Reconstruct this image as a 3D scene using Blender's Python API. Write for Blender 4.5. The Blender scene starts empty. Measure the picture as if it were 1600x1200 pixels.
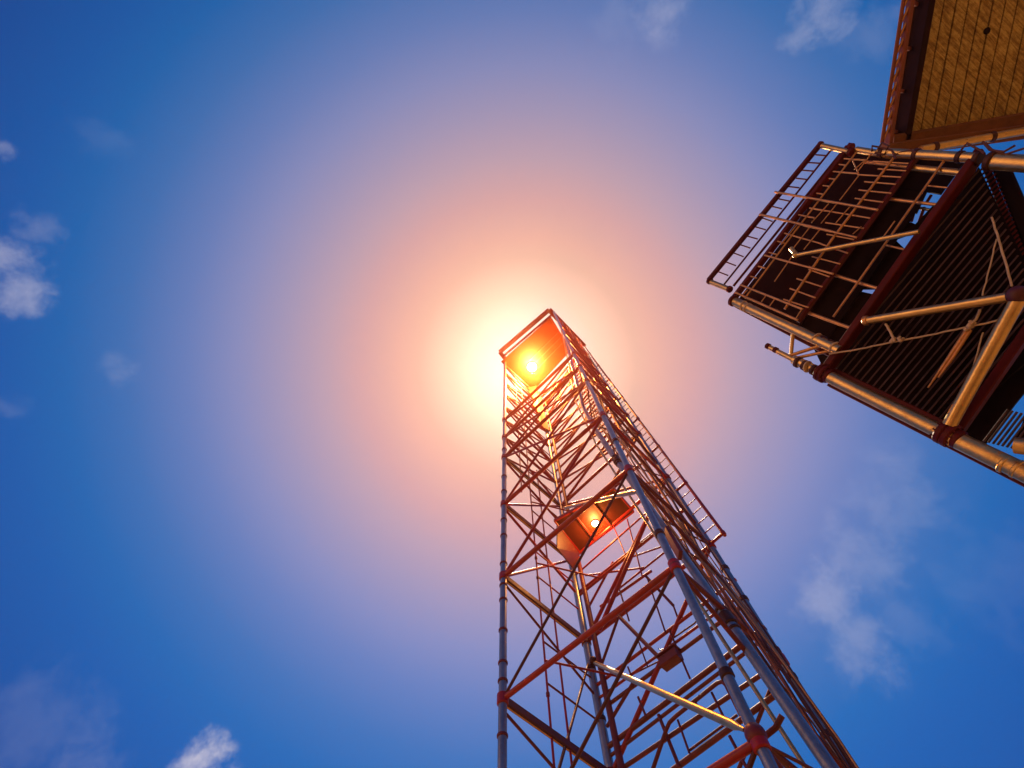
import bpy, math, random
from mathutils import Vector, Matrix
random.seed(7)
S = bpy.context.scene
COL = S.collection

# ------------------------------------------------------------------ camera
F_PX = 780.0                      # focal length in pixels of a 1600 px wide picture
CAM = Vector((0, 0, 1.6))
RW = Matrix(((0.999932897, 0.0, -0.0115845761),
             (0.00378118152, -0.945232457, 0.326376017),
             (-0.0109501173, -0.326397919, -0.945169029)))   # world -> camera
cam = bpy.data.objects.new('camera', bpy.data.cameras.new('camera'))
COL.objects.link(cam)
cam.data.sensor_width = 36.0
cam.data.lens = 36.0 * F_PX / 1600.0
cam.data.clip_start = 0.05
cam.data.clip_end = 20000
cam.matrix_world = Matrix.Translation(CAM) @ RW.transposed().to_4x4()
S.camera = cam

def ray(x, y):
    return (RW.transposed() @ Vector((x - 800.0, -(y - 600.0), -F_PX))).normalized()

# ------------------------------------------------------------------ world and sun
SUN = ray(822, 573)
SUN_EL = math.asin(SUN.z)
SUN_AZ = math.atan2(SUN.x, SUN.y)
SKY_TINT = (0.0, 0.42, 0.96)
SKY_STRENGTH = 0.08

HAZE_DENSITY = 0.0023
HAZE_G = 0.895
HAZE_COLOR = (1.0, 0.40, 0.22, 1)

def lin(c):
    c = c / 255.0
    return c / 12.92 if c <= 0.04045 else ((c + 0.055) / 1.055) ** 2.4

class NT:
    def __init__(self, tree):
        self.t = tree
        self.n = tree.nodes
        self.l = tree.links
    def new(self, kind, **kw):
        nd = self.n.new(kind)
        for k, v in kw.items():
            setattr(nd, k, v)
        return nd
    def put(self, sock, v):
        if isinstance(v, bpy.types.NodeSocket):
            self.l.new(v, sock)
        else:
            sock.default_value = v
    def math(self, op, a, b=None, c=None, clamp=False):
        nd = self.new('ShaderNodeMath', operation=op, use_clamp=clamp)
        self.put(nd.inputs[0], a)
        if b is not None: self.put(nd.inputs[1], b)
        if c is not None: self.put(nd.inputs[2], c)
        return nd.outputs[0]
    def vmath(self, op, a, b=None, out=0):
        nd = self.new('ShaderNodeVectorMath', operation=op)
        self.put(nd.inputs[0], a)
        if b is not None: self.put(nd.inputs[1], b)
        return nd.outputs[out]
    def mix(self, f, a, b, blend='MIX'):
        nd = self.new('ShaderNodeMix', data_type='RGBA', blend_type=blend)
        self.put(nd.inputs[0], f); self.put(nd.inputs[6], a); self.put(nd.inputs[7], b)
        return nd.outputs[2]
    def noise(self, vec, scale, detail=4.0, rough=0.55, dist=0.0, col=False):
        nd = self.new('ShaderNodeTexNoise')
        self.put(nd.inputs['Vector'], vec)
        nd.inputs['Scale'].default_value = scale
        nd.inputs['Detail'].default_value = detail
        nd.inputs['Roughness'].default_value = rough
        nd.inputs['Distortion'].default_value = dist
        return nd.outputs['Color' if col else 'Fac']
    def ramp(self, f, stops, interp='LINEAR'):
        nd = self.new('ShaderNodeValToRGB')
        nd.color_ramp.interpolation = interp
        e = nd.color_ramp.elements
        while len(e) < len(stops): e.new(0.5)
        for i, (p, c) in enumerate(stops):
            e[i].position = p
            e[i].color = c if len(c) == 4 else (*c, 1)
        self.put(nd.inputs[0], f)
        return nd.outputs[0]
    def smooth(self, v, a, b):
        nd = self.new('ShaderNodeMapRange', interpolation_type='SMOOTHSTEP')
        self.put(nd.inputs[0], v)
        nd.inputs[1].default_value = a; nd.inputs[2].default_value = b
        return nd.outputs[0]

# aureole of the sun: angle from the sun in degrees -> the sky's extra light (display colours given, made linear)
AUREOLE = [(0.0, (255, 253, 240)), (2.9, (254, 250, 230)), (5.1, (254, 240, 215)), (8.4, (252, 222, 192)), (12.3, (252, 198, 177)),
           (14.4, (247, 187, 172)), (18.4, (222, 171, 172)), (22.3, (193, 163, 180)), (26.6, (163, 152, 185)),
           (30.5, (136, 142, 189)), (34.7, (104, 128, 186)), (39.4, (68, 115, 181)), (43.5, (40, 104, 176)),
           (47.1, (12, 94, 170)), (54.0, (0, 84, 162)), (66.0, (0, 66, 140))]
SKY_BASE = (0.0, 0.0, 0.0)
W = bpy.data.worlds.new('World')
S.world = W
W.use_nodes = True
w = NT(W.node_tree)
w.n.clear()
sky = w.new('ShaderNodeTexSky', sky_type='NISHITA', sun_disc=False)
sky.sun_elevation = SUN_EL
sky.sun_rotation = SUN_AZ
sky.air_density = 1.0
sky.dust_density = 0.3
sky.ozone_density = 3.0
direction = w.vmath('NORMALIZE', w.new('ShaderNodeTexCoord').outputs['Generated'])
tinted = w.mix(1.0, sky.outputs[0], (*SKY_TINT, 1), 'MULTIPLY')
ang = w.math('MULTIPLY', w.math('ARCCOSINE', w.math('MINIMUM', w.vmath('DOT_PRODUCT', direction, SUN, 1), 1.0)), 180 / math.pi / 90.0)
# what the tinted sky itself gives at each angle from the sun (measured); the aureole adds the rest
SHARE = [(0, .0, .18, .40), (5.1, .0, .19, .40), (8.4, .08, .21, .41), (12.3, .30, .215, .425), (14.4, .25, .1804, .39), (18.4, .146, .1325, .3438), (22.3, .0928, .1079, .3184),
         (26.6, .057, .0907, .2962), (30.5, .04, .0825, .2855), (34.7, .0295, .0772, .2783), (39.4, .0231, .0763, .2824), (43.5, .0189, .0732, .277), (47.1, .0172, .0724, .2761), (54, .0166, .0846, .3167), (90, .0166, .0846, .3167)]
def sky_share(a):
    for i in range(len(SHARE) - 1):
        if SHARE[i][0] <= a <= SHARE[i + 1][0]:
            f = (a - SHARE[i][0]) / (SHARE[i + 1][0] - SHARE[i][0])
            return tuple(SHARE[i][k] * (1 - f) + SHARE[i + 1][k] * f for k in (1, 2, 3))
stops = []
for a, c in AUREOLE:
    b = sky_share(a)
    stops.append((a / 90.0, tuple(max(0.0, lin(c[i]) - b[i]) * 1.05 for i in range(3))))
stops.append((0.95, (0.0, 0.0, 0.0)))
glow = w.ramp(ang, stops, 'LINEAR')
# clouds: thin wisps, soft and broken by noise
warp = w.vmath('MULTIPLY', w.vmath('SUBTRACT', w.noise(direction, 12.0, 6, 0.6, 0, True), (0.5, 0.5, 0.5)), (0.085, 0.085, 0.085))
wdir = w.vmath('ADD', direction, warp)
fb = w.math('MULTIPLY', w.math('SUBTRACT', w.noise(direction, 19.0, 10, 0.64, 0.15), 0.5), 2.3)
# where, how wide, how thick
CLOUDS = [(16, 414, .050, .42), (32, 448, .044, .42), (62, 356, .030, .14), (-20, 395, .045, .34), (313, 1198, .043, .95), (296, 1216, .038, .8), (1400, 770, .085, .13), (1345, 870, .078, .17), (1298, 932, .070, .30),
          (1345, 1010, .068, .24), (1425, 985, .05, .08), (1032, 18, .055, .26), (1256, 56, .036, .26), (1290, 8, .05, .28), (1378, 30, .05, .10), (2, 238, .018, .26), (968, 30, .05, .08),
          (190, 578, .032, .13), (25, 636, .022, .07), (60, 1135, .09, .08), (130, 1205, .06, .14), (1560, 900, .10, .05), (150, 215, .04, .05)]
total = None
for cx, cy, r, k in CLOUDS:
    d = w.vmath('DISTANCE', wdir, ray(cx, cy), 1)
    m = w.smooth(d, r * 1.3, 0.0)
    m = w.math('MULTIPLY', w.smooth(w.math('ADD', m, w.math('MULTIPLY', fb, w.smooth(m, 0.0, 0.25))), 0.06, 1.25), k)
    total = m if total is None else w.math('MAXIMUM', total, m)
cf = w.math('MINIMUM', total, 1.0)
clear = w.mix(1.0, glow, tinted, 'ADD')
bg1 = w.new('ShaderNodeBackground'); bg1.inputs[1].default_value = SKY_STRENGTH
w.put(bg1.inputs[0], w.mix(cf, tinted, (1.5, 1.5, 2.0, 1)))
# warm glow added low on the unseen western horizon to gild the gantry tubes
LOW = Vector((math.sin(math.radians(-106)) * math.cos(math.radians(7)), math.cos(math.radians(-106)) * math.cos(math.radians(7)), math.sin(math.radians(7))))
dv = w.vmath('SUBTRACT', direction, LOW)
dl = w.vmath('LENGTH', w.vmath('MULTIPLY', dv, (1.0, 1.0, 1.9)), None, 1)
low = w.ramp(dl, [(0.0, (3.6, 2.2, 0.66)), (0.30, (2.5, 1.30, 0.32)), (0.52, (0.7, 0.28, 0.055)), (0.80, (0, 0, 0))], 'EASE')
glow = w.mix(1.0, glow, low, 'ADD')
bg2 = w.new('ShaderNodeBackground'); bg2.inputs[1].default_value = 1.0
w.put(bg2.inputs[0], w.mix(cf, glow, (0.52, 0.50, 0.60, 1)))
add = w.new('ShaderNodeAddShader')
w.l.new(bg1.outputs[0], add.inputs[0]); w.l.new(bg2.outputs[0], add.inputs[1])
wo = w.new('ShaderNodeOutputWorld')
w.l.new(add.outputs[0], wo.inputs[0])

sl = bpy.data.lights.new('sun', 'SUN')
sl.energy = 4.2
sl.angle = math.radians(0.6)
sl.color = (1.0, 0.80, 0.58)
so = bpy.data.objects.new('sun', sl)
COL.objects.link(so)
so.rotation_euler = (-SUN).to_track_quat('-Z', 'Y').to_euler()

S.view_settings.view_transform = 'Standard'
S.view_settings.look = 'None'
S.view_settings.exposure = 0.0
S.view_settings.gamma = 1.0
S.render.engine = 'CYCLES'
S.cycles.max_bounces = 6
S.cycles.use_denoising = True

# ------------------------------------------------------------------ materials
def mat(name, base, rough=0.5, metal=0.0, var=0.25, scale=6.0, rust=None, rust_amt=0.0, bump=0.0, spec=0.5, coat=0.0):
    m = bpy.data.materials.new(name)
    m.use_nodes = True
    t = NT(m.node_tree)
    b = m.node_tree.nodes['Principled BSDF']
    pos = t.new('ShaderNodeNewGeometry').outputs['Position']
    n1 = t.noise(pos, scale, 6, 0.6)
    n2 = t.noise(pos, scale * 5.3, 4, 0.6)
    k = t.math('ADD', t.math('MULTIPLY', n1, 0.6), t.math('MULTIPLY', n2, 0.4))
    lo = tuple(c * (1 - var) for c in base); hi = tuple(min(1, c * (1 + var)) for c in base)
    col = t.ramp(k, [(0.33, lo), (0.67, hi)])
    mt = metal
    if rust:
        rm = t.smooth(t.math('ADD', t.noise(pos, scale * 1.7, 8, 0.68, 0.4), t.math('MULTIPLY', n2, 0.25)), 0.84 - rust_amt, 0.98 - rust_amt)
        col = t.mix(rm, col, (*rust, 1))
        mt = t.math('MULTIPLY', t.math('SUBTRACT', 1.0, rm), metal)
        rr = t.math('ADD', t.math('MULTIPLY', rm, 0.35), t.math('MULTIPLY_ADD', n2, 0.25, rough - 0.12), clamp=True)
    else:
        rr = t.math('MULTIPLY_ADD', n2, 0.25, rough - 0.12, clamp=True)
    t.put(b.inputs['Base Color'], col)
    t.put(b.inputs['Metallic'], mt)
    t.put(b.inputs['Roughness'], rr)
    b.inputs['Specular IOR Level'].default_value = spec
    if bump:
        bn = t.new('ShaderNodeBump')
        bn.inputs['Strength'].default_value = bump
        bn.inputs['Distance'].default_value = 0.01
        t.put(bn.inputs['Height'], n2)
        t.l.new(bn.outputs[0], b.inputs['Normal'])
    return m

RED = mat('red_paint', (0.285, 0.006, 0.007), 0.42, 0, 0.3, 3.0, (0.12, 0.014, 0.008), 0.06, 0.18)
DKRED = mat('dark_and_shaded_red_paint', (0.13, 0.012, 0.010), 0.48, 0, 0.35, 3.0, (0.06, 0.02, 0.012), 0.12, 0.3)  # dark red parts; on low tower members the dimmer light is in the colour
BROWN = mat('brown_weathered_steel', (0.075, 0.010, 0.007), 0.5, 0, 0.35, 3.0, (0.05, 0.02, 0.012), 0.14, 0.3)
STEEL = mat('galvanised_steel', (0.33, 0.355, 0.34), 0.34, 0.85, 0.22, 4.0, (0.16, 0.065, 0.03), 0.10, 0.25)
GOLD = mat('gold_lit_galvanised_tube', (0.66, 0.44, 0.17), 0.33, 0.9, 0.2, 4.0, (0.26, 0.10, 0.035), 0.11, 0.3)  # galvanised tube with the golden light put into its base colour
MAROON = mat('maroon_paint', (0.085, 0.005, 0.004), 0.5, 0, 0.35, 4.0, (0.03, 0.008, 0.006), 0.12, 0.3, 0.2)
COPPER = mat('thin_coppery_bar', (0.58, 0.30, 0.12), 0.38, 0.7, 0.3, 5.0, (0.18, 0.05, 0.02), 0.10, 0.2)
BLACK = mat('near_black_plate', (0.009, 0.0035, 0.003), 0.65, 0, 0.5, 2.5, (0.03, 0.010, 0.006), 0.10, 0.4, 0.08)  # near black: the darkness inside the gantry is put into the colour
SLAT = mat('dark_slat', (0.075, 0.045, 0.055), 0.45, 0.3, 0.5, 3.0, (0.03, 0.010, 0.006), 0.1, 0.3, 0.3)
CABLE = mat('cable_sheath', (0.34, 0.12, 0.05), 0.5, 0, 0.4, 3.0, None, 0, 0.3)
DKCABLE = mat('dark_cable_sheath', (0.10, 0.03, 0.018), 0.55, 0, 0.4, 3.0, None, 0, 0.3)
WIRE = mat('tan_rope', (0.55, 0.42, 0.27), 0.6, 0.1, 0.3, 9.0, None, 0, 0.4)
DECK = mat('orange_red_deck_paint', (0.055, 0.0075, 0.0016), 0.5, 0, 0.2, 2.0, (0.08, 0.012, 0.004), 0.03, 0.15, 0.25)
DARKCLAMP = mat('dark_clamp_iron', (0.06, 0.02, 0.014), 0.5, 0.4, 0.4, 8.0, None, 0, 0.4)

def emit(name, col, strength):
    m = bpy.data.materials.new(name)
    m.use_nodes = True
    t = NT(m.node_tree)
    b = m.node_tree.nodes['Principled BSDF']
    b.inputs['Base Color'].default_value = (0.8, 0.7, 0.5, 1)
    b.inputs['Emission Color'].default_value = (*col, 1)
    b.inputs['Emission Strength'].default_value = strength
    return m
LENS = emit('lit_lamp_glass', (1.0, 0.86, 0.62), 9.0)

def soffit_material():
    m = bpy.data.materials.new('woven_timber_boards')
    m.use_nodes = True
    t = NT(m.node_tree)
    b = m.node_tree.nodes['Principled BSDF']
    tc = t.new('ShaderNodeNewGeometry').outputs['Position']
    mp = t.new('ShaderNodeMapping')
    mp.inputs['Scale'].default_value = (3.6, 30.0, 3.6)
    rt = t.new('ShaderNodeMapping')
    rt.inputs['Rotation'].default_value = (0, 0, math.radians(SOFFIT_GRAIN))
    t.l.new(tc, rt.inputs[0])
    t.l.new(rt.outputs[0], mp.inputs[0])
    n = t.noise(mp.outputs[0], 1.0, 5, 0.7, 0.25)
    n2 = t.noise(tc, 16.0, 4, 0.7)
    n3 = t.noise(tc, 2.2, 5, 0.6)
    k = t.math('ADD', t.math('MULTIPLY', n, 0.72), t.math('MULTIPLY', n2, 0.28))
    col = t.ramp(k, [(0.30, (0.10, 0.060, 0.018)), (0.46, (0.29, 0.19, 0.056)), (0.56, (0.50, 0.365, 0.115)), (0.70, (0.66, 0.52, 0.19))])
    shade = t.ramp(n3, [(0.35, (0.93, 0.91, 0.90)), (0.65, (1, 1, 1))])
    col = t.mix(1.0, col, shade, 'MULTIPLY')
    t.put(b.inputs['Base Color'], col)
    b.inputs['Roughness'].default_value = 0.7
    b.inputs['Specular IOR Level'].default_value = 0.25
    bn = t.new('ShaderNodeBump')
    bn.inputs['Strength'].default_value = 0.7
    bn.inputs['Distance'].default_value = 0.02
    t.put(bn.inputs['Height'], k)
    t.l.new(bn.outputs[0], b.inputs['Normal'])
    return m

# ------------------------------------------------------------------ mesh helpers
class MB:
    def __init__(self):
        self.v = []; self.f = []; self.s = []
    def add(self, vs, fs, smooth):
        o = len(self.v)
        self.v += [Vector(p) for p in vs]
        self.f += [tuple(i + o for i in q) for q in fs]
        self.s += [smooth] * len(fs)
        return self
    def frame(self, d, up=None):
        d = d.normalized()
        u = up if up is not None else (Vector((0, 0, 1)) if abs(d.z) < 0.9 else Vector((1, 0, 0)))
        x = d.cross(u)
        if x.length < 1e-5: x = d.orthogonal()
        x.normalize()
        return x, x.cross(d).normalized()
    def path(self, pts, radii, seg=12, caps=True):
        pts = [Vector(p) for p in pts]
        if not isinstance(radii, (list, tuple)): radii = [radii] * len(pts)
        n = len(pts); vs = []; x = y = None
        for i, p in enumerate(pts):
            d = (pts[min(i + 1, n - 1)] - pts[max(i - 1, 0)]).normalized()
            if x is None: x, y = self.frame(d)
            else:
                x = (x - d * x.dot(d)).normalized(); y = d.cross(x) * -1
                y = x.cross(d).normalized()
            for k in range(seg):
                a = 2 * math.pi * k / seg
                vs.append(p + (x * math.cos(a) + y * math.sin(a)) * radii[i])
        fs = [(i * seg + k, (i + 1) * seg + k, (i + 1) * seg + (k + 1) % seg, i * seg + (k + 1) % seg) for i in range(n - 1) for k in range(seg)]
        self.add(vs, fs, True)
        if caps:
            self.add(vs[:seg], [tuple(range(seg))], False)
            self.add(vs[-seg:], [tuple(reversed(range(seg)))], False)
        return self
    def tube(self, p, q, r, seg=14, r2=None):
        return self.path([p, q], [r, r if r2 is None else r2], seg)
    def ring(self, c, d, r, length, seg=18, lip=0.0):
        d = Vector(d).normalized(); c = Vector(c)
        b = min(length * 0.2, r * 0.15)
        ps = [c - d * length / 2, c - d * (length / 2 - b), c + d * (length / 2 - b), c + d * length / 2]
        rr = [r - b, r + lip, r + lip, r - b]
        for i in range(3):
            self.path(ps[i:i + 2], rr[i:i + 2], seg, False)
        return self.path([ps[0], ps[0] + d * .001], [rr[0], rr[0]], seg).path([ps[3] - d * .001, ps[3]], [rr[3], rr[3]], seg)
    def beam(self, p, q, wx, wy, up=None, bev=0.12):
        p = Vector(p); q = Vector(q)
        x, y = self.frame(q - p, up)
        b = min(wx, wy) * bev
        pr = [(-wx / 2 + b, -wy / 2), (wx / 2 - b, -wy / 2), (wx / 2, -wy / 2 + b), (wx / 2, wy / 2 - b), (wx / 2 - b, wy / 2), (-wx / 2 + b, wy / 2), (-wx / 2, wy / 2 - b), (-wx / 2, -wy / 2 + b)]
        vs = [e + x * a + y * c for e in (p, q) for a, c in pr]
        fs = [(i, (i + 1) % 8, 8 + (i + 1) % 8, 8 + i) for i in range(8)] + [tuple(reversed(range(8))), tuple(range(8, 16))]
        return self.add(vs, fs, False)
    def ibeam(self, p, q, wid, hei, th, up=None):
        x, y = self.frame(Vector(q) - Vector(p), up)
        self.beam(p, q, th, hei - 2 * th - 0.004, up, 0.02)
        for s in (-1, 1):
            o = y * s * (hei / 2 - th / 2)
            self.beam(Vector(p) + o, Vector(q) + o, wid, th, up, 0.1)
        return self
    def plate(self, quad, th, nrm=None):
        q = [Vector(p) for p in quad]
        n = nrm if nrm is not None else (q[1] - q[0]).cross(q[2] - q[0]).normalized()
        m = len(q)
        vs = [p - n * th / 2 for p in q] + [p + n * th / 2 for p in q]
        fs = [tuple(reversed(range(m))), tuple(range(m, 2 * m))] + [(i, (i + 1) % m, m + (i + 1) % m, m + i) for i in range(m)]
        return self.add(vs, fs, False)
    def ball(self, c, r, seg=16, rings=10, squash=None):
        c = Vector(c); vs = []; fs = []
        for i in range(rings + 1):
            t = math.pi * i / rings
            for k in range(seg):
                a = 2 * math.pi * k / seg
                p = Vector((math.sin(t) * math.cos(a), math.sin(t) * math.sin(a), math.cos(t))) * r
                if squash: p.z *= squash
                vs.append(c + p)
        for i in range(rings):
            for k in range(seg):
                fs.append((i * seg + k, (i + 1) * seg + k, (i + 1) * seg + (k + 1) % seg, i * seg + (k + 1) % seg))
        return self.add(vs, fs, True)

ORIGIN = {}
def wpos(o):
    return ORIGIN.get(o.name, Vector((0, 0, 0))) if o else Vector((0, 0, 0))
def build(name, mb, material, parent=None, origin=None):
    c = Vector(origin) if origin is not None else sum(mb.v, Vector()) / len(mb.v)
    me = bpy.data.meshes.new(name)
    me.from_pydata([p - c for p in mb.v], [], mb.f)
    me.polygons.foreach_set('use_smooth', mb.s)
    me.materials.append(material)
    me.validate(); me.update()
    o = bpy.data.objects.new(name, me)
    COL.objects.link(o)
    o.parent = parent
    o.location = c - wpos(parent)
    ORIGIN[o.name] = c
    return o
def thing(name, label, cat, loc, group=None):
    o = bpy.data.objects.new(name, None)
    COL.objects.link(o)
    o.location = loc
    o.empty_display_size = 0.3
    o['label'] = label; o['category'] = cat
    if group: o['group'] = group
    ORIGIN[o.name] = Vector(loc)
    return o
def wob(p, a):
    return Vector(p) + Vector((random.uniform(-a, a), random.uniform(-a, a), random.uniform(-a, a)))

# ------------------------------------------------------------------ ground
g = MB()
R0 = 1500.0
N = 24
vs = [Vector((0, 0, 0))] + [Vector((math.cos(2 * math.pi * k / N) * R0, math.sin(2 * math.pi * k / N) * R0, 0)) for k in range(N)]
g.add(vs, [(0, 1 + k, 1 + (k + 1) % N) for k in range(N)], False)
GROUND = mat('dry_sandy_ground', (0.30, 0.165, 0.06), 0.9, 0, 0.25, 0.5, None, 0, 0.5, 0.2)
gr = build('ground', g, GROUND, None, (0, 0, 0))
gr['kind'] = 'structure'

# ------------------------------------------------------------------ the lattice tower
K = 6.0                                         # metres per unit of the fitted plan
PA, PB, PC = Vector((-0.01366, 1.24969)), Vector((0.40924, 0.81719)), Vector((0.30090, 1.55575))
AB, AC = PB - PA, PC - PA
PD = PA + AB + AC
H = lambda h: h * K + CAM.z
def T(s, t, h):
    p = (PA + AB * s + AC * t) * K
    return Vector((p.x, p.y, H(h)))
def plane_pt(x, y, q, n):
    d = ray(x, y)
    return CAM + d * ((Vector(q) - CAM).dot(n) / d.dot(n))
def level_pt(x, y, h):
    return plane_pt(x, y, Vector((0, 0, H(h))), Vector((0, 0, 1)))
ab3 = Vector((AB.x, AB.y, 0)).normalized(); ac3 = Vector((AC.x, AC.y, 0)).normalized()
FACE = {'AB': (T(0, 0, 0), Vector((-ab3.y, ab3.x, 0))), 'CD': (T(0, 1, 0), Vector((-ab3.y, ab3.x, 0))),
        'AC': (T(0, 0, 0), Vector((-ac3.y, ac3.x, 0))), 'BD': (T(1, 0, 0), Vector((-ac3.y, ac3.x, 0)))}
def fp(face, x, y, off=0.0):
    q, n = FACE[face]
    return plane_pt(x, y, q + n * off, n)

base = T(.5, .5, 0); base.z = 0
tower = thing('lattice_tower', 'tall square red and grey lattice tower with ladder and cables, rising before the sun', 'tower', base)

D_TOP = level_pt(909, 541, 4.2)
def corner(k, h):
    if k == 'A': return T(0, 0, h)
    if k == 'B': return T(1, 0, h)
    if k == 'C': return T(0, 1, h)
    lo = T(1, 1, 1.48)
    f = (H(h) - lo.z) / (D_TOP.z - lo.z)
    return lo.lerp(D_TOP, f) if h > 1.48 else T(1, 1, h)
H0 = -CAM.z / K
HT = 4.24
LV = [-0.05, .13, .575, 1.0, 1.4815, 1.954, 2.409, 2.66, 2.92, 3.15, 3.4, 3.65, 3.9, 4.12]

LEG_R = {'A': .070, 'B': .062, 'C': .088, 'D': .068}
for k, r in LEG_R.items():
    m = MB()
    hs = [H0, .575, 1, 1.48, 2, 2.6, 3.2, 3.7, HT + .02]
    m.path([corner(k, h) for h in hs], [r * (1 if h < 2.5 else .92) for h in hs], 20)
    build('leg', m, STEEL, tower)
# red stiffener beside the inner leg
m = MB()
m.path([T(.075, .985, h) for h in (H0, 1, 2, 3, 4)], [.066, .066, .062, .056, .05], 16)
build('stiffener_tube', m, DKRED, tower)

# collars and couplers on the legs
for k, hs in (('A', [.62, .76, .9, 1.055, 1.115, 1.235, 1.365, 1.435, 1.55, 1.72, 1.83, 2.06, 2.2, 2.5]), ('B', [.70, 1.13, 1.7]), ('D', [.69, .80, .95, 1.03, 1.22, 1.36]), ('C', [1.17, 1.36, .7])):
    r = LEG_R[k]
    for h in hs:
        p = corner(k, h)
        d = corner(k, h + .1) - p
        build('collar', MB().ring(p, d, r + .018, .05 if k == 'A' else .10, 20), DKRED if k == 'A' else DARKCLAMP, tower)
for k in 'ABCD':
    r = LEG_R[k]
    for h in LV[1:9]:
        if k in 'C' and h > 2: continue
        p = corner(k, h)
        m = MB().ring(p, (0, 0, 1), r + .026, .19, 20)
        build('node_sleeve', m, RED if k != 'C' else DKRED, tower)

def edge(k1, h1, k2, h2, r, material, name, trim=.06, box=None):
    p, q = corner(k1, h1), corner(k2, h2)
    d = (q - p).normalized()
    p = p + d * trim; q = q - d * trim
    m = MB()
    if box: m.beam(p, q, box[0], box[1], Vector((0, 0, 1)))
    else: m.tube(p, q, r, 14)
    return build(name, m, material, tower)

for i, h in enumerate(LV):
    low = h < 2.5
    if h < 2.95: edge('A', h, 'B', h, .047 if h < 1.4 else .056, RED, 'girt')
    # far side girts are pressed channels; a copper strip stands for gold light below
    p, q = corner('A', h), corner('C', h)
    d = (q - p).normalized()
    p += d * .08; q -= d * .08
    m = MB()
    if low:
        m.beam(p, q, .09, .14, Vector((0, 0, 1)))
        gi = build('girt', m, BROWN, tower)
        build('girt_glint', MB().beam(p + Vector((0, 0, -.079)), q + Vector((0, 0, -.079)), .024, .014, Vector((0, 0, 1)), .05), COPPER, gi)
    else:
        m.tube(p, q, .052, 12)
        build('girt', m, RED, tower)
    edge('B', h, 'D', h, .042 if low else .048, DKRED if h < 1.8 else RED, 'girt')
    edge('C', h, 'D', h, .038 if h < 1.4 else .052, DKRED if h < 1.4 else RED, 'girt')  # darker red low down stands for the weaker light there
for i in range(len(LV) - 1):
    h0, h1 = LV[i], LV[i + 1]
    low = h1 < 2.5
    hm = (h0 + h1) / 2
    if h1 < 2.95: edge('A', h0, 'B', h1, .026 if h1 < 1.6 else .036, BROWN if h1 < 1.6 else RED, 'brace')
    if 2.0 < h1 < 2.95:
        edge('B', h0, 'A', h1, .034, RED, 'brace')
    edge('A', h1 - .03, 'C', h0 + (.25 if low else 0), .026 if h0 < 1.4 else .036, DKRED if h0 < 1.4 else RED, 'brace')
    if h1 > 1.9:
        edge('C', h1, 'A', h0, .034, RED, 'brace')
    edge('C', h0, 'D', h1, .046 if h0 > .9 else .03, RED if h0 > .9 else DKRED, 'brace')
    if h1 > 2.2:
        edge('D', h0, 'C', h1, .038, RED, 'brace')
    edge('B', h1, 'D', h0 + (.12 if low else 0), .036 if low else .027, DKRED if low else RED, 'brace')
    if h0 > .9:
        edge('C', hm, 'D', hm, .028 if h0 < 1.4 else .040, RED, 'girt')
    # secondary struts on the A-C side, from the mid post to the inner leg
    for f in (.33, .66):
        hh = h0 + (h1 - h0) * f
        if not low and f == .66: continue
        m = MB().tube(T(.0, .43, hh), corner('C', hh) + Vector((0, 0, 0)), .02, 10)
        build('strut', m, RED if h0 > 1.2 else DKRED, tower)
    if low and h0 > .3:
        m = MB().tube(T(.0, .43, hm), T(.22, 1, hm), .023, 10)
        build('strut', m, RED, tower)
# thin posts on the A-C side
for t_, h0, h1 in ((.43, H0, 4.1), (.60, 1.3, 2.6), (.60, .2, 1.27), (.28, 2.2, 4.1)):
    m = MB().tube(T(0, t_, h0), T(0, t_, h1), .022, 10)
    build('post', m, RED, tower)
for h in (.8, 1.12, 1.63, 1.75):
    build('collar', MB().ring(T(0, .43, h), (0, 0, 1), .036, .08, 12), DKRED, tower)

# C-D side: landing rails, posts and brackets, traced on that face of the tower
def trace(face, pts, r, material, name, off=0.0):
    return build(name, MB().path([fp(face, x, y, off) for x, y in pts], r, 12), material, tower)
for a, b, r in (((928, 1074), (1150, 905), 0.0364), ((948, 1103), (1165, 943), 0.0385), ((950, 1167), (1196, 980), 0.0490), ((955, 1180), (1200, 993), 0.0315),
                ((1045, 1208), (1226, 1075), 0.0462), ((1078, 1172), (1152, 1117), 0.0210), ((900, 898), (1050, 766), 0.0252), ((902, 927), (1072, 792), 0.0350),
                ((968, 919), (1085, 826), 0.0245), ((915, 899), (1006, 887), 0.0252), ((962, 879), (1075, 840), 0.0238)):
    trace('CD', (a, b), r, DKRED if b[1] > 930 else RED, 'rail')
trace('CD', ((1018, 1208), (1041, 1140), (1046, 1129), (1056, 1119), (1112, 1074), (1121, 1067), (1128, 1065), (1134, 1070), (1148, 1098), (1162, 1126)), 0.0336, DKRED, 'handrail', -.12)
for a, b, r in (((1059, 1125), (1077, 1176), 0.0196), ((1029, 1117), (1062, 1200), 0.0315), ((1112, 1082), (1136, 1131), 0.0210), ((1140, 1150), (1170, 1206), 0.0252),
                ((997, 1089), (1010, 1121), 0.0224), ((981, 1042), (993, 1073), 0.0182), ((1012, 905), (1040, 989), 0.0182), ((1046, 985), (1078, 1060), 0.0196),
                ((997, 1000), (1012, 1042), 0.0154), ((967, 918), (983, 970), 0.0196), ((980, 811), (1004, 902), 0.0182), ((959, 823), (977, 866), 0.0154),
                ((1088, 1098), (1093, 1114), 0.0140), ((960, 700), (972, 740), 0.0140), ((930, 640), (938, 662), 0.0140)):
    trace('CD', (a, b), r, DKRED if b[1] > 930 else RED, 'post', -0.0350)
trace('CD', ((966, 962), (1040, 1038)), 0.0420, DKRED, 'brace', -.1)
trace('CD', ((1008, 899), (1052, 946)), 0.0315, DKRED, 'brace', .1)
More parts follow.
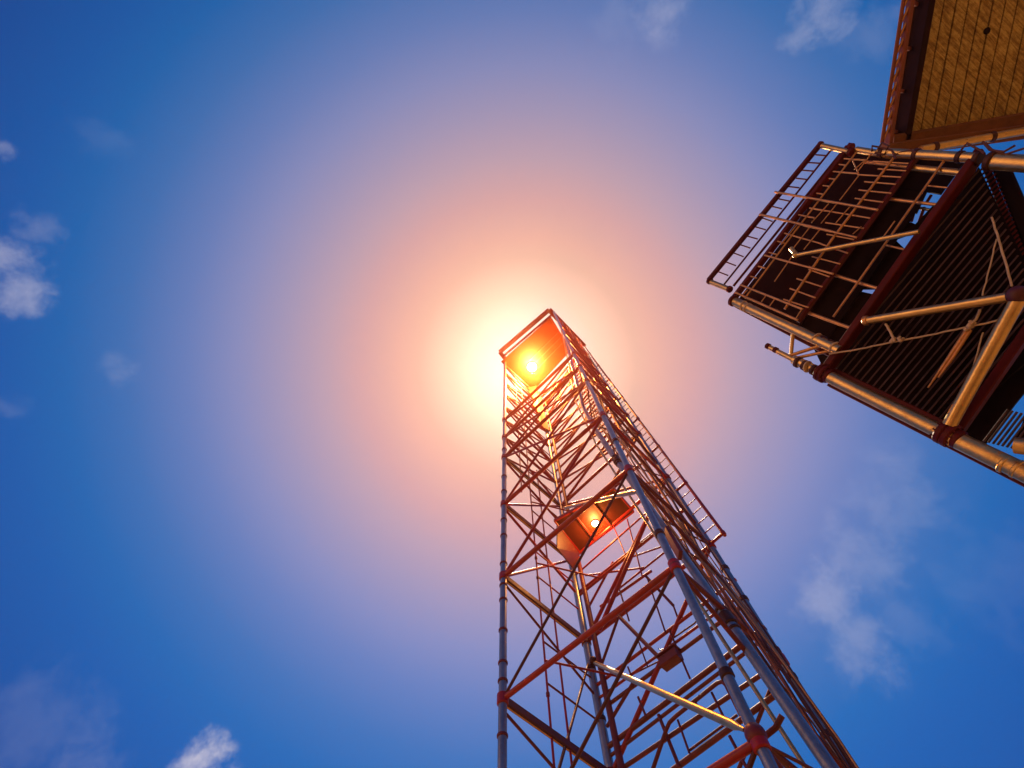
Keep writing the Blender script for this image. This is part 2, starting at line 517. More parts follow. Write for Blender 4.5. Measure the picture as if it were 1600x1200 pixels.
trace('CD', ((1052, 946), (1060, 968)), 0.0196, DKRED, 'brace', .1)
trace('CD', ((982, 1057), (1030, 1033), (1046, 1010)), 0.0154, DKRED, 'conduit', 0.0420)
trace('CD', ((1052, 997), (1085, 974), (1096, 962), (1106, 953)), 0.0168, DKRED, 'conduit', 0.0420)
trace('CD', ((1046, 1010), (1032, 1016), (1029, 1013), (1040, 1026)), 0.0112, STEEL, 'conduit', 0.0420)
trace('CD', ((937, 1047), (967, 962)), 0.0315, DKRED, 'brace')
trace('CD', ((948, 1136), (990, 1066)), 0.0350, DKRED, 'brace', -0.0350)
trace('CD', ((938, 948), (1006, 900), (1018, 892)), 0.0350, RED, 'rail', .12)
trace('CD', ((919, 950), (958, 878)), 0.0315, RED, 'brace', .1)
trace('CD', ((936, 985), (1017, 798)), 0.0525, RED, 'brace', -.15)
# junction box on the landing rail
c = fp('CD', 1048, 1030, -.1)
m = MB()
m.beam(c - ab3 * .2, c + ab3 * .2, .22, .22, Vector((0, 0, 1)), .15)
m.beam(c - ab3 * .23 + Vector((0, 0, .125)), c + ab3 * .23 + Vector((0, 0, .125)), .27, .03, Vector((0, 0, 1)), .1)
build('junction_box', m, DKRED, tower)

# long loose diagonals through the middle: bright flattened tubes
def diag(p, q, r, material=GOLD):
    d = (q - p).normalized()
    m = MB().path([p, p + d * .12, p + d * .22, q - d * .22, q - d * .12, q], [r * .5, r * .6, r, r, r * .6, r * .5], 16)
    build('diagonal_tube', m, material, tower)
diag(T(0, 1, 1.37) + Vector((.05, -.12, 0)), T(1, 0, .60) + Vector((-.06, .05, 0)), .047)
diag(T(0, 1, 2.36) + Vector((.05, -.12, 0)), T(1, 0, 1.36) + Vector((0, .05, 0)), .046)
build('clamp', MB().ball(T(0, 1, 1.375) + Vector((.05, -.14, 0)), .085, 12, 8), DARKCLAMP, tower)
build('gusset', MB().ball(T(1, 0, .585), .105, 18, 12, 1.1), DKRED, tower)
build('gusset', MB().ball(T(1, 0, 1.0), .09, 18, 12, 1.1), DKRED, tower)
trace('AB', ((1196, 1150), (1212, 1137), (1222, 1118)), .03, DKRED, 'conduit', .3)
# lower long braces that meet the A-B girts
diag(T(0, .02, .5), T(0, 1, 1.40), .028, BROWN)

# riser pipe on the B-D side
r0, r1 = level_pt(1300, 1203, .6), level_pt(914, 648, 2.6)
m = MB()
rp = [r0 + (r1 - r0) * f for f in (-.42, 0, .25, .5, .75)]
m.path(rp, .115, 22)


def on_riser(h):
    if h <= 2.6: return r0 + (r1 - r0) * ((H(h) - r0.z) / (r1.z - r0.z))
    return r1.lerp(T(1, .18, 4.2), (h - 2.6) / 1.6)
rd = (r1 - r0).normalized()
m = MB()
m.path([r0 + (r1 - r0) * f for f in (-.42, 0, .25, .5, .75)] + [on_riser(h) for h in (2.4, 2.7, 3.1, 3.5, 3.9, 4.12)], [.078] * 5 + [.074, .07, .066, .062, .06, .06], 22)
build('riser_pipe', m, STEEL, tower)
for h in (.97, 1.95):
    build('pipe_coupling', MB().ring(on_riser(h), rd, .108, .22, 22).ring(on_riser(h) - rd * .2, rd, .098, .05, 22).ring(on_riser(h) + rd * .2, rd, .098, .05, 22), DARKCLAMP, tower)
for h in LV[2:8]:
    p = on_riser(h)
    for k in 'BD':
        q = corner(k, h)
        build('pipe_bracket', MB().tube(p, q, .018, 10), DKRED, tower)
# a second slimmer conduit pipe beside it
m = MB()
m.path([on_riser(h) + Vector((-.20, .10, 0)) * (1 if h < 3 else .5) for h in (.45, 1, 1.6, 2.2, 2.8, 3.6, 4.1)], .028, 14)
build('conduit', m, GOLD, tower)
m = MB().beam(level_pt(1041, 829, 1.32), level_pt(1063, 868, 1.20), .20, .07, Vector((1, 0, 0)))
build('cable_tray', m, DKRED, tower)

# cable bundle between riser and outer leg
for i in range(16):
    f = i / 15.0
    ph = random.uniform(0, 6.28); am = random.uniform(.012, .05)
    pts = []
    n = 34
    for j in range(n):
        h = .5 + (4.12 - .5) * j / (n - 1)
        a = on_riser(h) + Vector((.12, .06, 0)); b = corner('D', h) + (on_riser(h) - corner('D', h)).normalized() * (.30 if h < 1.4 else .2)
        spread = .80 - .58 * max(0, min(1, (1.25 - h) / .6))
        u = 1 - spread * (1 - f) if h < 1.25 else .2 + .80 * f
        u = u if h < 1.25 else (1 - .80 * (1 - f))
        p = a.lerp(b, u * .86)
        k = math.sin(h * 5.1 + ph) + .6 * math.sin(h * 11.3 + ph * 2)
        p += Vector((k * am, math.cos(h * 6.7 + ph) * am, 0)) + Vector((-.08, .10, 0)) * math.sin(i * 2.4)
        pts.append(p)
    r = random.choice((.012, .016, .020, .027))
    build('cable', MB().path(pts, r, 8), (CABLE, DKCABLE, COPPER, DKCABLE)[(i * 7) % 4], tower)
for h in (.66, .84, 1.05, 1.3):
    p, q = corner('D', h), on_riser(h + .03)
    build('cable_tie', MB().path([p, p.lerp(q, .25) + Vector((0, 0, -.1)), p.lerp(q, .6) + Vector((0, 0, -.06)), q], .016, 8), DKCABLE, tower)

# ladder on the outer leg
lad = bpy.data.objects.new('ladder', None)
COL.objects.link(lad)
li0, lo0 = level_pt(1107, 853, 1.48), level_pt(1130, 833, 1.48)
li1, lo1 = level_pt(905, 548, 4.2), level_pt(913, 541, 4.2)
lad.parent = tower; lad.location = li0 - wpos(tower); ORIGIN[lad.name] = li0.copy()
ld = (lo1 - lo0)
nb = 46
build('ladder_rail', MB().path([lo0.lerp(lo1, f) for f in (-.005, .5, 1)], [.038, .036, .034], 12), RED, lad)
build('ladder_rail', MB().path([li0.lerp(li1, f) for f in (-.005, .5, 1)], [.046, .044, .042], 12), DKRED, lad)
for i in range(nb):
    f = i / nb
    a, b = li0.lerp(li1, f), lo0.lerp(lo1, f)
    heavy = i % 6 == 0
    if heavy:
        build('ladder_bracket', MB().tube(a, b + (b - a) * .04, .034, 10), RED, lad)
        build('ladder_clamp', MB().ring(b, ld, .052, .10, 12), RED, lad)
    else:
        build('rung', MB().tube(a, b, .014, 8), RED, lad)

# decks
def deck(name, quad, th, material):
    return build(name, MB().plate(quad, th), material, tower)
def clampquad(ss, h):
    return [T(s, t, h) for s, t in ss]
MIDH = 1.955
mid = deck('deck', clampquad(((.10, 1.0), (.63, 1.03), (.66, .68), (.16, .52)), MIDH), .05, DECK)
for a, b in (((.10, 1.0), (.63, 1.03)), ((.63, 1.03), (.66, .68)), ((.66, .68), (.16, .52)), ((.16, .52), (.10, 1.0))):
    build('deck_edge', MB().beam(T(*a, MIDH + .004), T(*b, MIDH + .004), .05, .11, Vector((0, 0, 1))), RED, mid)
for f in (.3, .62):
    a, b = T(.10 + .53 * f, 1.0, MIDH - .009), T(.16 + .5 * f, .56 + .12 * f, MIDH - .009)
    build('deck_joint', MB().beam(a, b, .05, .03, Vector((0, 0, 1))), DKRED, mid)
side = [T(.10, .98, MIDH - .02), T(.16, .55, MIDH - .02), T(.10, .60, MIDH - .13), T(.03, .97, MIDH - .10)]
deck('kick_plate', side, .03, BROWN)
TOPH = 4.2
qa, qb, qc, qd = level_pt(783, 565, TOPH), level_pt(861, 495, TOPH), level_pt(831, 613, TOPH), level_pt(892, 547, TOPH)
top = deck('deck', (qa, qc, qd, qb), .08, DECK)
for f, g_ in ((.42, .98), (.56, .98), (.70, .97)):
    a, b = qa.lerp(qc, f), qb.lerp(qd, f)
    build('deck_joint', MB().beam(a.lerp(b, .35) + Vector((0, 0, -.05)), b + Vector((0, 0, -.05)), .05, .05, Vector((0, 0, 1))), BROWN, top)
# frame of the roof above the deck
FH = 4.42
fa, fb_ = level_pt(781, 550, FH), level_pt(858, 484, FH)
fc, fd_ = level_pt(789, 560, FH), level_pt(913, 541, FH)
for a, b, ww in ((fa, fb_, .22), (fb_, fd_, .26), (fa, fc, .2)):
    build('roof_beam', MB().beam(a, b, ww, .2, Vector((0, 0, 1))), RED, tower)
fm = (level_pt(786, 557, FH), level_pt(862, 492, FH))
build('roof_beam', MB().beam(*fm, .1, .14, Vector((0, 0, 1))), RED, tower)
# angled web under the top deck corner
deck('gusset_plate', (level_pt(824, 606, 4.1), level_pt(838, 603, 4.1), T(.06, .97, 3.35), T(-.02, .9, 3.45)), .04, DECK)

# lit lamps under the two decks
def lamp(px, deck_h, r, power, below, tint, label):
    z = Vector((0, 0, 1))
    p = level_pt(px[0], px[1], deck_h)          # where it is bolted to the deck
    o = thing('floodlight', label, 'floodlight', p)
    build('lamp_housing', MB().path([p, p - z * r * .16, p - z * r * .22], [r * 1.06, r * 1.06, r * .98], 28), DARKCLAMP, o)
    build('lamp_glass', MB().ball(p - z * r * .22, r * .96, 28, 16, .6), LENS, o)
    l = bpy.data.lights.new('lamp_light', 'POINT')
    l.energy = power
    l.color = tint
    l.shadow_soft_size = r * .5
    lo = bpy.data.objects.new('lamp_light', l)
    COL.objects.link(lo)
    lo.parent = o
    lo.location = (0, 0, -below)
    return o
lamp((831, 573), TOPH - .007, .27, 7500, .9, (1.0, 0.31, 0.06), 'glowing round floodlight under the topmost orange deck of the tower')
lamp((930, 817), MIDH - .0055, .105, 170, .22, (1.0, 0.38, 0.085), 'glowing round floodlight under the small half deck midway up the tower')

# ------------------------------------------------------------------ leaning gantry on the right
wc = Vector((-320, 420, -780)).normalized()
uc = Vector((1643, 2700, 780)).normalized()
gw = RW.transposed() @ wc
gu = RW.transposed() @ uc
gn = gw.cross(gu).normalized()
D0 = 6.0
def G(x, y, dn=0.0):
    d = ray(x, y)
    return CAM + d * ((D0 + dn) / d.dot(gn))
def to_ground(p, d):
    return p + d * (p.z / -d.z)
foot = to_ground(G(1600, 738), -gw)
gan = thing('leaning_gantry', 'dark maroon leaning steel gantry with ladder racks, slatted panel and golden tubes on the right', 'gantry', foot)

def gt(name, pts, r, material, dn=0.0, seg=12):
    return build(name, MB().path([G(x, y, dn) for x, y in pts], r, seg), material, gan)
def gb(name, a, b, wx, wy, material, dn=0.0):
    return build(name, MB().beam(G(*a, dn), G(*b, dn), wx, wy, gn), material, gan)

# beams running across (wx = depth along the face normal side, wy = seen width)
gb('beam', (1107, 438), (1283, 224), .052, .07, MAROON)
gb('beam', (1143, 471), (1331, 226), .06, .09, MAROON)
gb('beam', (1247, 503), (1436, 241), .04, .06, MAROON)
gb('beam', (1284, 588), (1532, 238), .085, .14, MAROON)
gb('beam', (1486, 690), (1612, 508), .08, .09, MAROON)
gt('rail', ((1131, 445), (1302, 230)), .014, MAROON)
gt('rail', ((1146, 447), (1323, 228)), .018, MAROON, .02)
gt('rail', ((1164, 466), (1242, 362), (1338, 238)), .012, COPPER, -.03)
gt('rail', ((1226, 483), (1300, 374), (1399, 243)), .016, COPPER, -.04)
gt('rail', ((1302, 495), (1330, 456), (1478, 247)), .014, COPPER, .0)

def C5(x, y): return (1080 + x / 5.0, 200 + y / 5.0)
def CL(x, y): return (1090 + x / 5.0, 380 + y / 5.0)
def C7(x, y): return (1280 + x / 5.0, 220 + y / 5.0)
def C8(x, y): return (1180 + x / 3.81, 440 + y / 3.81)
rung_lines = [(C5, a, b) for a, b in (
    ((205, 1120), (287, 1152)), ((268, 1045), (347, 1075)), ((328, 975), (407, 1005)), ((373, 908), (460, 938)), ((438, 845), (517, 867)), ((494, 770), (580, 795)),
    ((555, 703), (632, 730)), ((622, 610), (707, 631)), ((688, 555), (765, 571)), ((763, 458), (842, 467)), ((822, 393), (898, 402)), ((870, 330), (952, 337)),
    ((914, 270), (1006, 276)), ((974, 210), (1058, 216)))]
for fn, a, b in rung_lines:
    gt('rung', (fn(*a), fn(*b)), .011, MAROON, .01, 8)
rack = [(C5, a, b) for a, b in (
    ((1310, 485), (1560, 510)), ((1280, 550), (1500, 580)), ((1355, 420), (1600, 440)), ((1300, 365), (1640, 385)), ((1420, 260), (1700, 278)), ((1460, 320), (1680, 335)), ((925, 625), (1400, 705)), ((1050, 740), (1350, 785)),
    ((1060, 830), (1275, 872)), ((1010, 905), (1222, 978)), ((945, 1005), (1162, 1062)), ((915, 1085), (1105, 1140)),
    ((1195, 240), (1375, 252)), ((1155, 285), (1215, 292)), ((1110, 340), (1310, 357)), ((1078, 395), (1125, 401)), ((1030, 450), (1085, 457)), ((980, 510), (1030, 517)),
    ((840, 678), (965, 702)), ((730, 822), (1020, 905)), ((675, 885), (730, 900)), ((600, 970), (665, 987)), ((518, 1080), (577, 1096)), ((448, 1155), (512, 1172)))]
rack += [(CL, a, b) for a, b in (((870, 182), (1052, 240)), ((870, 205), (1032, 263)), ((776, 277), (976, 341)), ((722, 354), (920, 426)), ((672, 438), (866, 502)), ((470, 178), (525, 192)), ((408, 256), (462, 272)))]
for fn, a, b in rack:
    gt('rung', (fn(*a), fn(*b)), .011, COPPER, -.03, 8)
for a, b, r in (((1211, 300), (1371, 328), .022), ((1187, 335), (1300, 362), .024), ((1300, 362), (1338, 371), .02), ((1195, 399), (1302, 428), .019), ((1157, 445), (1254, 483), .02), ((1149, 457), (1246, 500), .022)):
    gt('crossbar', (a, b), r * .75, COPPER, -.07, 10)
for a, b, r in (((1390, 311), (1464, 320), .026), ((1448, 290), (1486, 294), .014), ((1384, 383), (1414, 390), .018), ((1304, 430), (1372, 451), .028), ((1264, 489), (1330, 513), .028), ((1424, 262), (1502, 270), .05), ((1350, 253), (1428, 262), .03)):
    gt('crossbar', (a, b), r * .75, COPPER if r < .04 else GOLD, .06, 12)
for a, b in ((C5(700, 912), C5(835, 745)), (C5(790, 950), C5(930, 770)), (C5(940, 740), C5(1075, 590)), (C5(1015, 745), C5(1140, 590)), (C5(1130, 742), C5(1245, 608)), (C5(1255, 240), C5(1305, 350)), (C5(1275, 325), C5(1360, 250)),
             (C5(1300, 340), C5(1410, 200)), (C5(1160, 565), C5(1310, 370)), (C5(650, 1200), C5(790, 1000)), (C5(1262, 830), C5(1330, 770)), (CL(350, 400), CL(390, 365)), (CL(560, 495), CL(600, 440)), (CL(500, 455), CL(530, 415)), (CL(770, 585), CL(815, 515)),
             (C5(880, 950), C5(1000, 800)), (C7(505, 745), C7(590, 628))):
    gt('rack_bar', (a, b), .008, COPPER, -.05, 8)

# golden tubes running lengthwise
gt('tube', ((1109, 440), (1142, 453)), .040, GOLD, -.02, 16)
gt('tube', ((1148, 471), (1312, 548)), .062, GOLD, -.05, 20)
gt('tube', ((1199, 541), (1242, 563)), .033, GOLD, -.02, 16)
gt('tube', ((1241, 562), (1284, 583)), .058, GOLD, -.02, 20)
gt('strut', ((1240, 510), (1236, 554)), .023, GOLD, .0, 12)
gt('strut', ((1236, 555), (1286, 539)), .022, COPPER, .0, 12)
gt('strut', ((1246, 559), (1302, 547)), .020, COPPER, .02, 12)
p4a, p4b, p5a, p5b = G(1288, 585, -.06), G(1476, 678, -.06), G(1480, 680, -.06), G(1600, 738, -.06)
build('tube', MB().path([p4a, p4b], .072, 22), GOLD, gan)
build('tube', MB().path([p5a, p5b, to_ground(p5b, (p5b - p4a).normalized())], .082, 22), GOLD, gan)
pd = (p4b - p4a).normalized()
for px, r, ln in (((1286, 583), .112, .05), ((1480, 678), .122, .06)):
    c = G(*px, -.06)
    m = MB().ring(c - pd * ln * .52, pd, r, ln, 28).ring(c + pd * ln * .52, pd, r, ln, 28).ring(c + pd * ln * 1.6, pd, r * .76, ln * 1.2, 24)
    fx, fy = m.frame(pd)
    for a_ in range(10):
        o_ = (fx * math.cos(a_ * .628) + fy * math.sin(a_ * .628)) * r * .86
        m.tube(c + o_ - pd * ln * 1.35, c + o_ + pd * ln * 1.35, r * .07, 6)
    build('flange', m, MAROON, gan)
for px, r, ln in (((1146, 470), .085, .06),):
    build('flange', MB().ring(G(*px, -.05), pd, r, ln, 24), MAROON, gan)
for px, r in (((1109, 439), .055), ((1140, 452), .052), ((1282, 226), .046), ((1330, 230), .052), ((1330, 238), .056), ((1200, 541), .040), ((1247, 566), .072), ((1258, 571), .068), ((1272, 578), .068), ((1178, 485), .070), ((1284, 533), .072), ((1295, 539), .072), ((1212, 547), .040)):
    build('clamp', MB().ring(G(*px, -.03), pd, r, .05, 20), DARKCLAMP if r > .066 else MAROON, gan)
for px in ((1570, 725), (1590, 733), (1490, 685)):
    build('clamp', MB().ring(G(*px, -.06), pd, .089, .035, 20), GOLD, gan)
# rope lashings wound round the tube ends
for px in ((1162, 478), (1168, 481), (1276, 529), (1304, 543), (1262, 573), (1580, 729)):
    c = G(*px, -.05)
    build('lashing', MB().ring(c, pd + wob((0, 0, 0), .2), .075, .022, 18), WIRE, gan)
build('edge_beam', MB().beam(G(1296, 601, .05), G(1612, 762, .05), .05, .07, gn), MAROON, gan)
build('edge_beam', MB().beam(G(1300, 577, .08), G(1476, 662, .08), .05, .06, gn), MAROON, gan)
build('edge_beam', MB().beam(G(1150, 478, .10), G(1300, 556, .10), .05, .06, gn), MAROON, gan)
# head tubes at the top
gt('tube', ((1281, 227), (1326, 237)), .036, GOLD, -.02, 16)
gt('tube', ((1338, 234), (1392, 243)), .042, GOLD, .0, 16)
t3a, t3b = G(1372, 238, -.03), G(1532, 247, -.03)
build('tube', MB().path([t3a, t3b], .055, 20), GOLD, gan)
t4a = G(1546, 252, -.02); t4b = G(1640, 263, -.02)
build('tube', MB().path([t4a, to_ground(t4a, (t4b - t4a).normalized() * .0 - gw)], .085, 24), GOLD, gan)
for px, r in (((1378, 239), .064), ((1432, 241), .066), ((1500, 245), .066), ((1528, 247), .075), ((1548, 252), .10)):
    build('clamp', MB().ring(G(*px, -.03), pd, r, .06, 22), DARKCLAMP, gan)
# golden braces in front
def brace(a, b, r, da, db, name='brace'):
    p, q = G(*a, da), G(*b, db)
    return build(name, MB().path([p, q], [r, r * 1.05], 20), GOLD, gan)
brace((1354, 501), (1588, 462), .044, -.15, -.32)
brace((1483, 665), (1598, 455), .058, -.12, -.32)
brace((1243, 399), (1436, 362), .026, -.12, -.2)
build('clamp', MB().ring(G(1353, 501, -.15), G(1588, 462, -.3) - G(1353, 501, -.15), .056, .05, 18), COPPER, gan)
build('clamp', MB().ball(G(1590, 461, -.33), .085, 18, 12), BROWN, gan)
build('clamp', MB().ball(G(1243, 399, -.12), .04, 12, 8), GOLD, gan)
gt('brace', ((1236, 388), (1246, 400)), .03, GOLD, -.1)
brace((1586, 696), (1640, 702), .07, -.2, -.2)
# slatted panel
pan = [(1297, 572), (1528, 262), (1545, 300), (1600, 420), (1600, 535), (1484, 668)]
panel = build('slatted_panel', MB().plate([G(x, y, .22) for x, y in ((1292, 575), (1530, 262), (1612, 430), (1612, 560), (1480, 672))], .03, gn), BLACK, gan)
def clip_line(o, d, poly):
    ts = []
    for i in range(len(poly)):
        a = Vector(poly[i]); b = Vector(poly[(i + 1) % len(poly)])
        e = b - a
        den = d.x * e.y - d.y * e.x
        if abs(den) < 1e-9: continue
        t = ((a.x - o.x) * e.y - (a.y - o.y) * e.x) / den
        u = ((a.x - o.x) * d.y - (a.y - o.y) * d.x) / den
        if 0 <= u <= 1: ts.append(t)
    return (min(ts), max(ts)) if len(ts) >= 2 else None
sd = Vector((1, -1.18)).normalized()
sn = Vector((1.18, 1)).normalized()
o0 = Vector((1297, 572))
k = -6
cnt = 0
while k < 34:
    o = o0 + sn * (k * 10.2)
    cl = clip_line(o, sd, [Vector(p) for p in pan])
    k += 1
    if cl is None or cl[1] - cl[0] < 12: continue
    a = o + sd * (cl[0] + 1); b = o + sd * (cl[1] - 1)
    build('slat', MB().beam(G(a.x, a.y, .10), G(b.x, b.y, .10), .016, .05, (gn + gw * .5).normalized()), SLAT, panel)
# open slatted strip with sky behind at the right of the panel
for i in range(22):
    f = i / 21
    a = Vector((1530, 268)).lerp(Vector((1586, 408)), f); b = a + Vector((18, -17)) * (1.0 - .15 * f)
    gt('slat', ((a.x, a.y), (b.x, b.y)), .012, MAROON, .25, 6)
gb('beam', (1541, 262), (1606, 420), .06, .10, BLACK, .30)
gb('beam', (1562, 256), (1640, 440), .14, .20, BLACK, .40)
gb('beam', (1590, 314), (1640, 330), .08, .05, MAROON, .40)
for i in range(9):
    a = Vector((1537, 690)) + Vector((7.2, 1.8)) * i; b = a + Vector((38, -50))
    gt('slat', ((a.x, a.y), (b.x, b.y)), .010, SLAT, .1, 6)
gb('beam', (1596, 700), (1640, 600), .1, .12, BLACK, .2)
gb('beam', (1510, 690), (1606, 742), .08, .07, BLACK, .16)
# dark plates standing in for the shaded interior behind the racks, with openings
def plate(px, dn, th=.03, material=BLACK):
    return build('back_plate', MB().plate([G(x, y, dn) for x, y in px], th, gn), material, gan)
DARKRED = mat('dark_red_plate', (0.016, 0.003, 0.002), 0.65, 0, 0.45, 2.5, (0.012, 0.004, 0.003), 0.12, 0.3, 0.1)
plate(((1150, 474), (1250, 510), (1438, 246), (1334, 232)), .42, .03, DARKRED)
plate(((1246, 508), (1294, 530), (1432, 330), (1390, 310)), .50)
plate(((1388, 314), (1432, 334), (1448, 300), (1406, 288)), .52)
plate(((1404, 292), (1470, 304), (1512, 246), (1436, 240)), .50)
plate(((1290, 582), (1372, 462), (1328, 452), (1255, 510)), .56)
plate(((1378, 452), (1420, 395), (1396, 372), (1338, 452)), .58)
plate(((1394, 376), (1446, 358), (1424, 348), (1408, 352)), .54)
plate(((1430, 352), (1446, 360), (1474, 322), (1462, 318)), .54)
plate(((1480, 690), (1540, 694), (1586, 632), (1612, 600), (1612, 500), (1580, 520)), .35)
# inner frames seen in the openings
for a, b in (((1455, 305), (1448, 316)), ((1431, 322), (1424, 346)), ((1444, 324), (1436, 347)), ((1372, 408), (1356, 432)), ((1338, 470), (1328, 484)), ((1350, 462), (1340, 476))):
    gt('inner_frame', (a, b), .018, MAROON, .6, 8)
for a, b in (((1420, 322), (1452, 328)), ((1366, 414), (1392, 420)), ((1310, 484), (1338, 494)), ((1352, 436), (1376, 446))):
    gt('inner_frame', (a, b), .02, STEEL, .6, 8)
# guy ropes and knots
def rope(pts, r, dn):
    P = [G(x, y, dn) for x, y in pts]
    out = []
    for i in range(len(P) - 1):
        for j in range(6):
            out.append(wob(P[i].lerp(P[i + 1], j / 6), .003))
    out.append(P[-1])
    return build('guy_rope', MB().path(out, r, 8), WIRE, gan)
rope(((1296, 553), (1345, 545), (1397, 534), (1455, 523), (1513, 511), (1568, 499)), .010, -.10)
rope(((1550, 340), (1566, 392), (1581, 447)), .010, -.05)
rope(((1557, 373), (1546, 420), (1535, 462)), .007, -.05)
rope(((1536, 520), (1525, 560), (1512, 603)), .007, -.08)
rope(((1384, 506), (1392, 520), (1398, 534)), .013, -.14)
rope(((1531, 484), (1524, 500), (1514, 511)), .012, -.14)
build('rope_tail', MB().path([G(1513, 514, -.1), G(1482, 560, -.1), G(1450, 606, -.1)], [.026, .02, .008], 8), COPPER, gan)
build('rope_tail', MB().path([G(1516, 516, -.1), G(1488, 560, -.1), G(1466, 590, -.1)], [.018, .016, .008], 8), COPPER, gan)
for px, r in (((1400, 535), .06), ((1405, 530), .045), ((1514, 511), .06), ((1520, 506), .04), ((1240, 396), .05)):
    m = MB()
    for j in range(5):
        c = wob(G(*px, -.12), r * .6)
        m.ball(c, r * random.uniform(.25, .42), 10, 7)
    build('knot', m, WIRE, gan)
# loose wires on the head tube
for pts in (((1360, 240), (1364, 230), (1376, 228), (1392, 232), (1400, 244)), ((1392, 244), (1402, 236), (1420, 232), (1432, 238)), ((1366, 236), (1380, 240), (1388, 232), (1380, 226), (1372, 232)),
            ((1530, 222), (1545, 232), (1565, 236), (1580, 230), (1584, 226)), ((1541, 222), (1552, 234), (1570, 240), (1600, 236)), ((1500, 236), (1512, 228), (1530, 232), (1540, 240))):
    build('loose_wire', MB().path([wob(G(x, y, -.1), .03) for x, y in pts], .012, 8), DKCABLE, gan)

# ------------------------------------------------------------------ timber canopy, top right
CZ = 11.0
def Cn(x, y, dz=0.0):
    return plane_pt(x, y, Vector((0, 0, CZ + dz)), Vector((0, 0, 1)))
c00, c10 = Cn(1400, 222), Cn(1700, 172)       # lower edge of the soffit in the picture
c01, c11 = Cn(1448, -60), Cn(1760, -60)
SOFFIT_GRAIN = 0.0
e1 = (c01 - c00).normalized()
# direction of the woven grain: down to the right in the picture
ga = Cn(1500, 60); gb_ = Cn(1516, 76)
gdir = (gb_ - ga)
SOFFIT_GRAIN = -math.degrees(math.atan2(gdir.y, gdir.x))
SOFF = soffit_material()
BEAM = mat('brown_timber', (0.16, 0.06, 0.018), 0.6, 0, 0.35, 2.0, (0.07, 0.025, 0.01), 0.1, 0.4, 0.3)
FASC = mat('russet_fascia', (0.17, 0.037, 0.011), 0.5, 0, 0.3, 2.0, (0.12, 0.035, 0.012), 0.1, 0.3)
can = thing('timber_canopy', 'brown boarded timber canopy seen from below in the upper right corner', 'canopy', Vector((c10.x, c10.y, 0)))
nbd = 16
for i in range(nbd):
    f0, f1 = i / nbd, (i + 1) / nbd
    a0, a1 = c00.lerp(c10, f0), c00.lerp(c10, f1); b0, b1 = c01.lerp(c11, f0), c01.lerp(c11, f1)
    ea = (a1 - a0).normalized() * .012
    eb = (b1 - b0).normalized() * .012
    q = [a0 + ea, a1 - ea, b1 - eb, b0 + eb]
    zz = Vector((0, 0, .02 + random.uniform(-.004, .004)))
    build('soffit_board', MB().plate([p + zz for p in q], .03), SOFF, can)
roofq = [Cn(1387, 223, .09), c10 + Vector((0, 0, .09)), c11 + Vector((0, 0, .09)), Cn(1430, -60, .09)]
build('roof_slab', MB().plate(roofq, .06), BEAM, can)
def cb(name, a, b, wx, wy, material, dz):
    return build(name, MB().beam(a + Vector((0, 0, dz)), b + Vector((0, 0, dz)), wx, wy, Vector((0, 0, 1))), material, can)
kh = Cn(1543, 48, -.012)
build('knot_hole', MB().path([kh, kh + Vector((0, 0, .02))], [.05, .05], 9), BLACK, can)
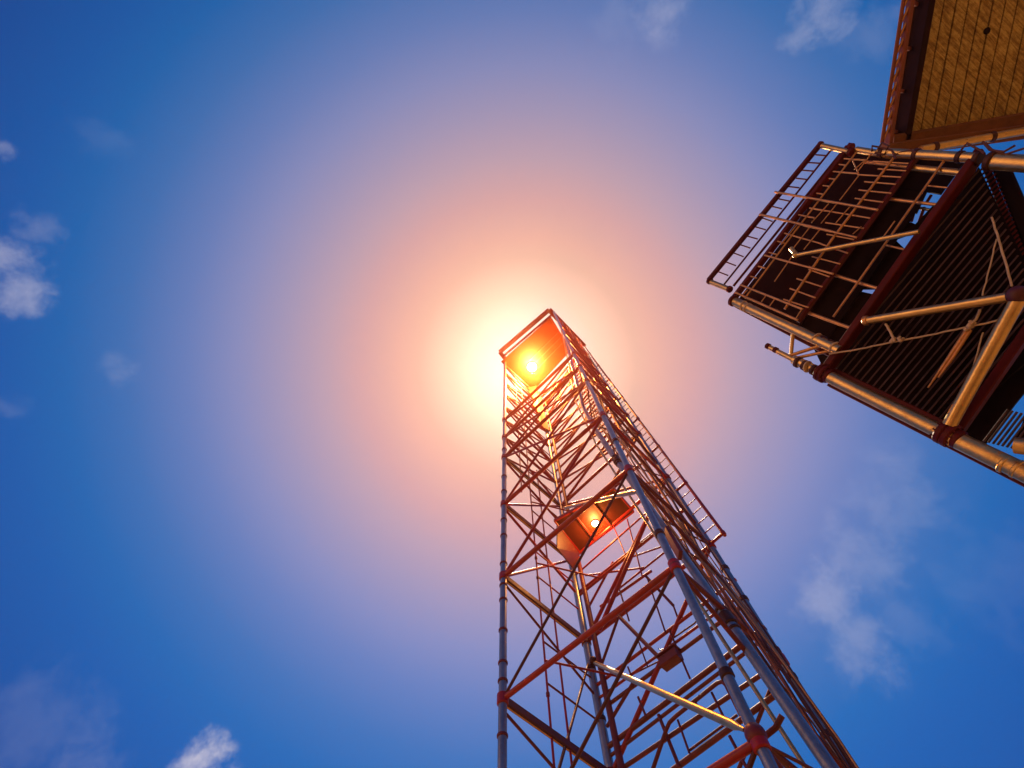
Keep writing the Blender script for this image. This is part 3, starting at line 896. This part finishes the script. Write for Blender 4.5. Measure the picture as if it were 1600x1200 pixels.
# deep dark side rafter, fascia and rung strip on the left edge
sh = (c10 - c00).normalized()
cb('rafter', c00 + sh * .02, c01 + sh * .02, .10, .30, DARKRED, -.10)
fo0, fo1 = Cn(1389, 223, -.1), Cn(1422, -60, -.1)
cb('fascia', Cn(1388.5, 224, -.42), Cn(1432.5, -60, -.42), .055, .12, FASC, 0)
oa, ob = Cn(1378, 223, -.4), Cn(1421, -60, -.4)
build('edge_rail', MB().path([oa, ob], .028, 12), FASC, can)
ia, ib = Cn(1389, 220, -.42), Cn(1433, -60, -.42)
for i in range(12):
    f = (i + .3) / 12
    build('edge_rung', MB().tube(oa.lerp(ob, f - .02), ia.lerp(ib, f + .09), .020, 10), COPPER, can)
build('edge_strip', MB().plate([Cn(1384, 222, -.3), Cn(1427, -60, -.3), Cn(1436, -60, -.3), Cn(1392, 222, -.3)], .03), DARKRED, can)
for f in (.06, .30, .54, .78):
    a = ia.lerp(ib, f)
    build('fascia_bracket', MB().beam(a + Vector((0, 0, -.03)), Cn(1400, 222, .05).lerp(Cn(1444, -60, .05), f), .05, .05, Vector((0, 1, 0))), FASC, can)
# front beam with the golden tube below it
cb('beam', Cn(1386, 229, -.1), Cn(1720, 172, -.1), .34, .30, BEAM, 0)
cb('beam', Cn(1384, 236, -.5), Cn(1720, 190, -.5), .22, .16, BEAM, 0)
ta, tb = Cn(1438, 234, -.75), Cn(1720, 183, -.75)
build('gutter_tube', MB().path([ta, tb], .062, 18), GOLD, can)
for f in (.08, .40):
    c = ta.lerp(tb, f)
    build('tube_clip', MB().ring(c, tb - ta, .08, .07, 18), DARKCLAMP, can)
# posts that carry the canopy, beyond the picture
for p in (c10, c11):
    build('post', MB().beam(Vector((p.x, p.y, 0)), p + Vector((0, 0, .02)), .3, .3, Vector((1, 0, 0))), BEAM, can)

# ------------------------------------------------------------------ thin warm haze added to veil the tower top in glow
hm = bpy.data.materials.new('veil_haze')
hm.use_nodes = True
ht = NT(hm.node_tree)
ht.n.clear()
pv = ht.new('ShaderNodeVolumePrincipled')
pv.inputs['Color'].default_value = HAZE_COLOR
pv.inputs['Density'].default_value = HAZE_DENSITY
pv.inputs['Anisotropy'].default_value = HAZE_G
ho = ht.new('ShaderNodeOutputMaterial')
ht.l.new(pv.outputs[0], ho.inputs['Volume'])
mb = MB()
zl, zh, rr_ = -1.0, 31.0, R0 + 60
mb.add([(-rr_, -rr_, zl), (rr_, -rr_, zl), (rr_, rr_, zl), (-rr_, rr_, zl), (-rr_, -rr_, zh), (rr_, -rr_, zh), (rr_, rr_, zh), (-rr_, rr_, zh)],
       [(3, 2, 1, 0), (4, 5, 6, 7), (0, 1, 5, 4), (1, 2, 6, 5), (2, 3, 7, 6), (3, 0, 4, 7)], False)
hz = build('haze', mb, hm, None, (0, 0, 0))
hz['kind'] = 'stuff'
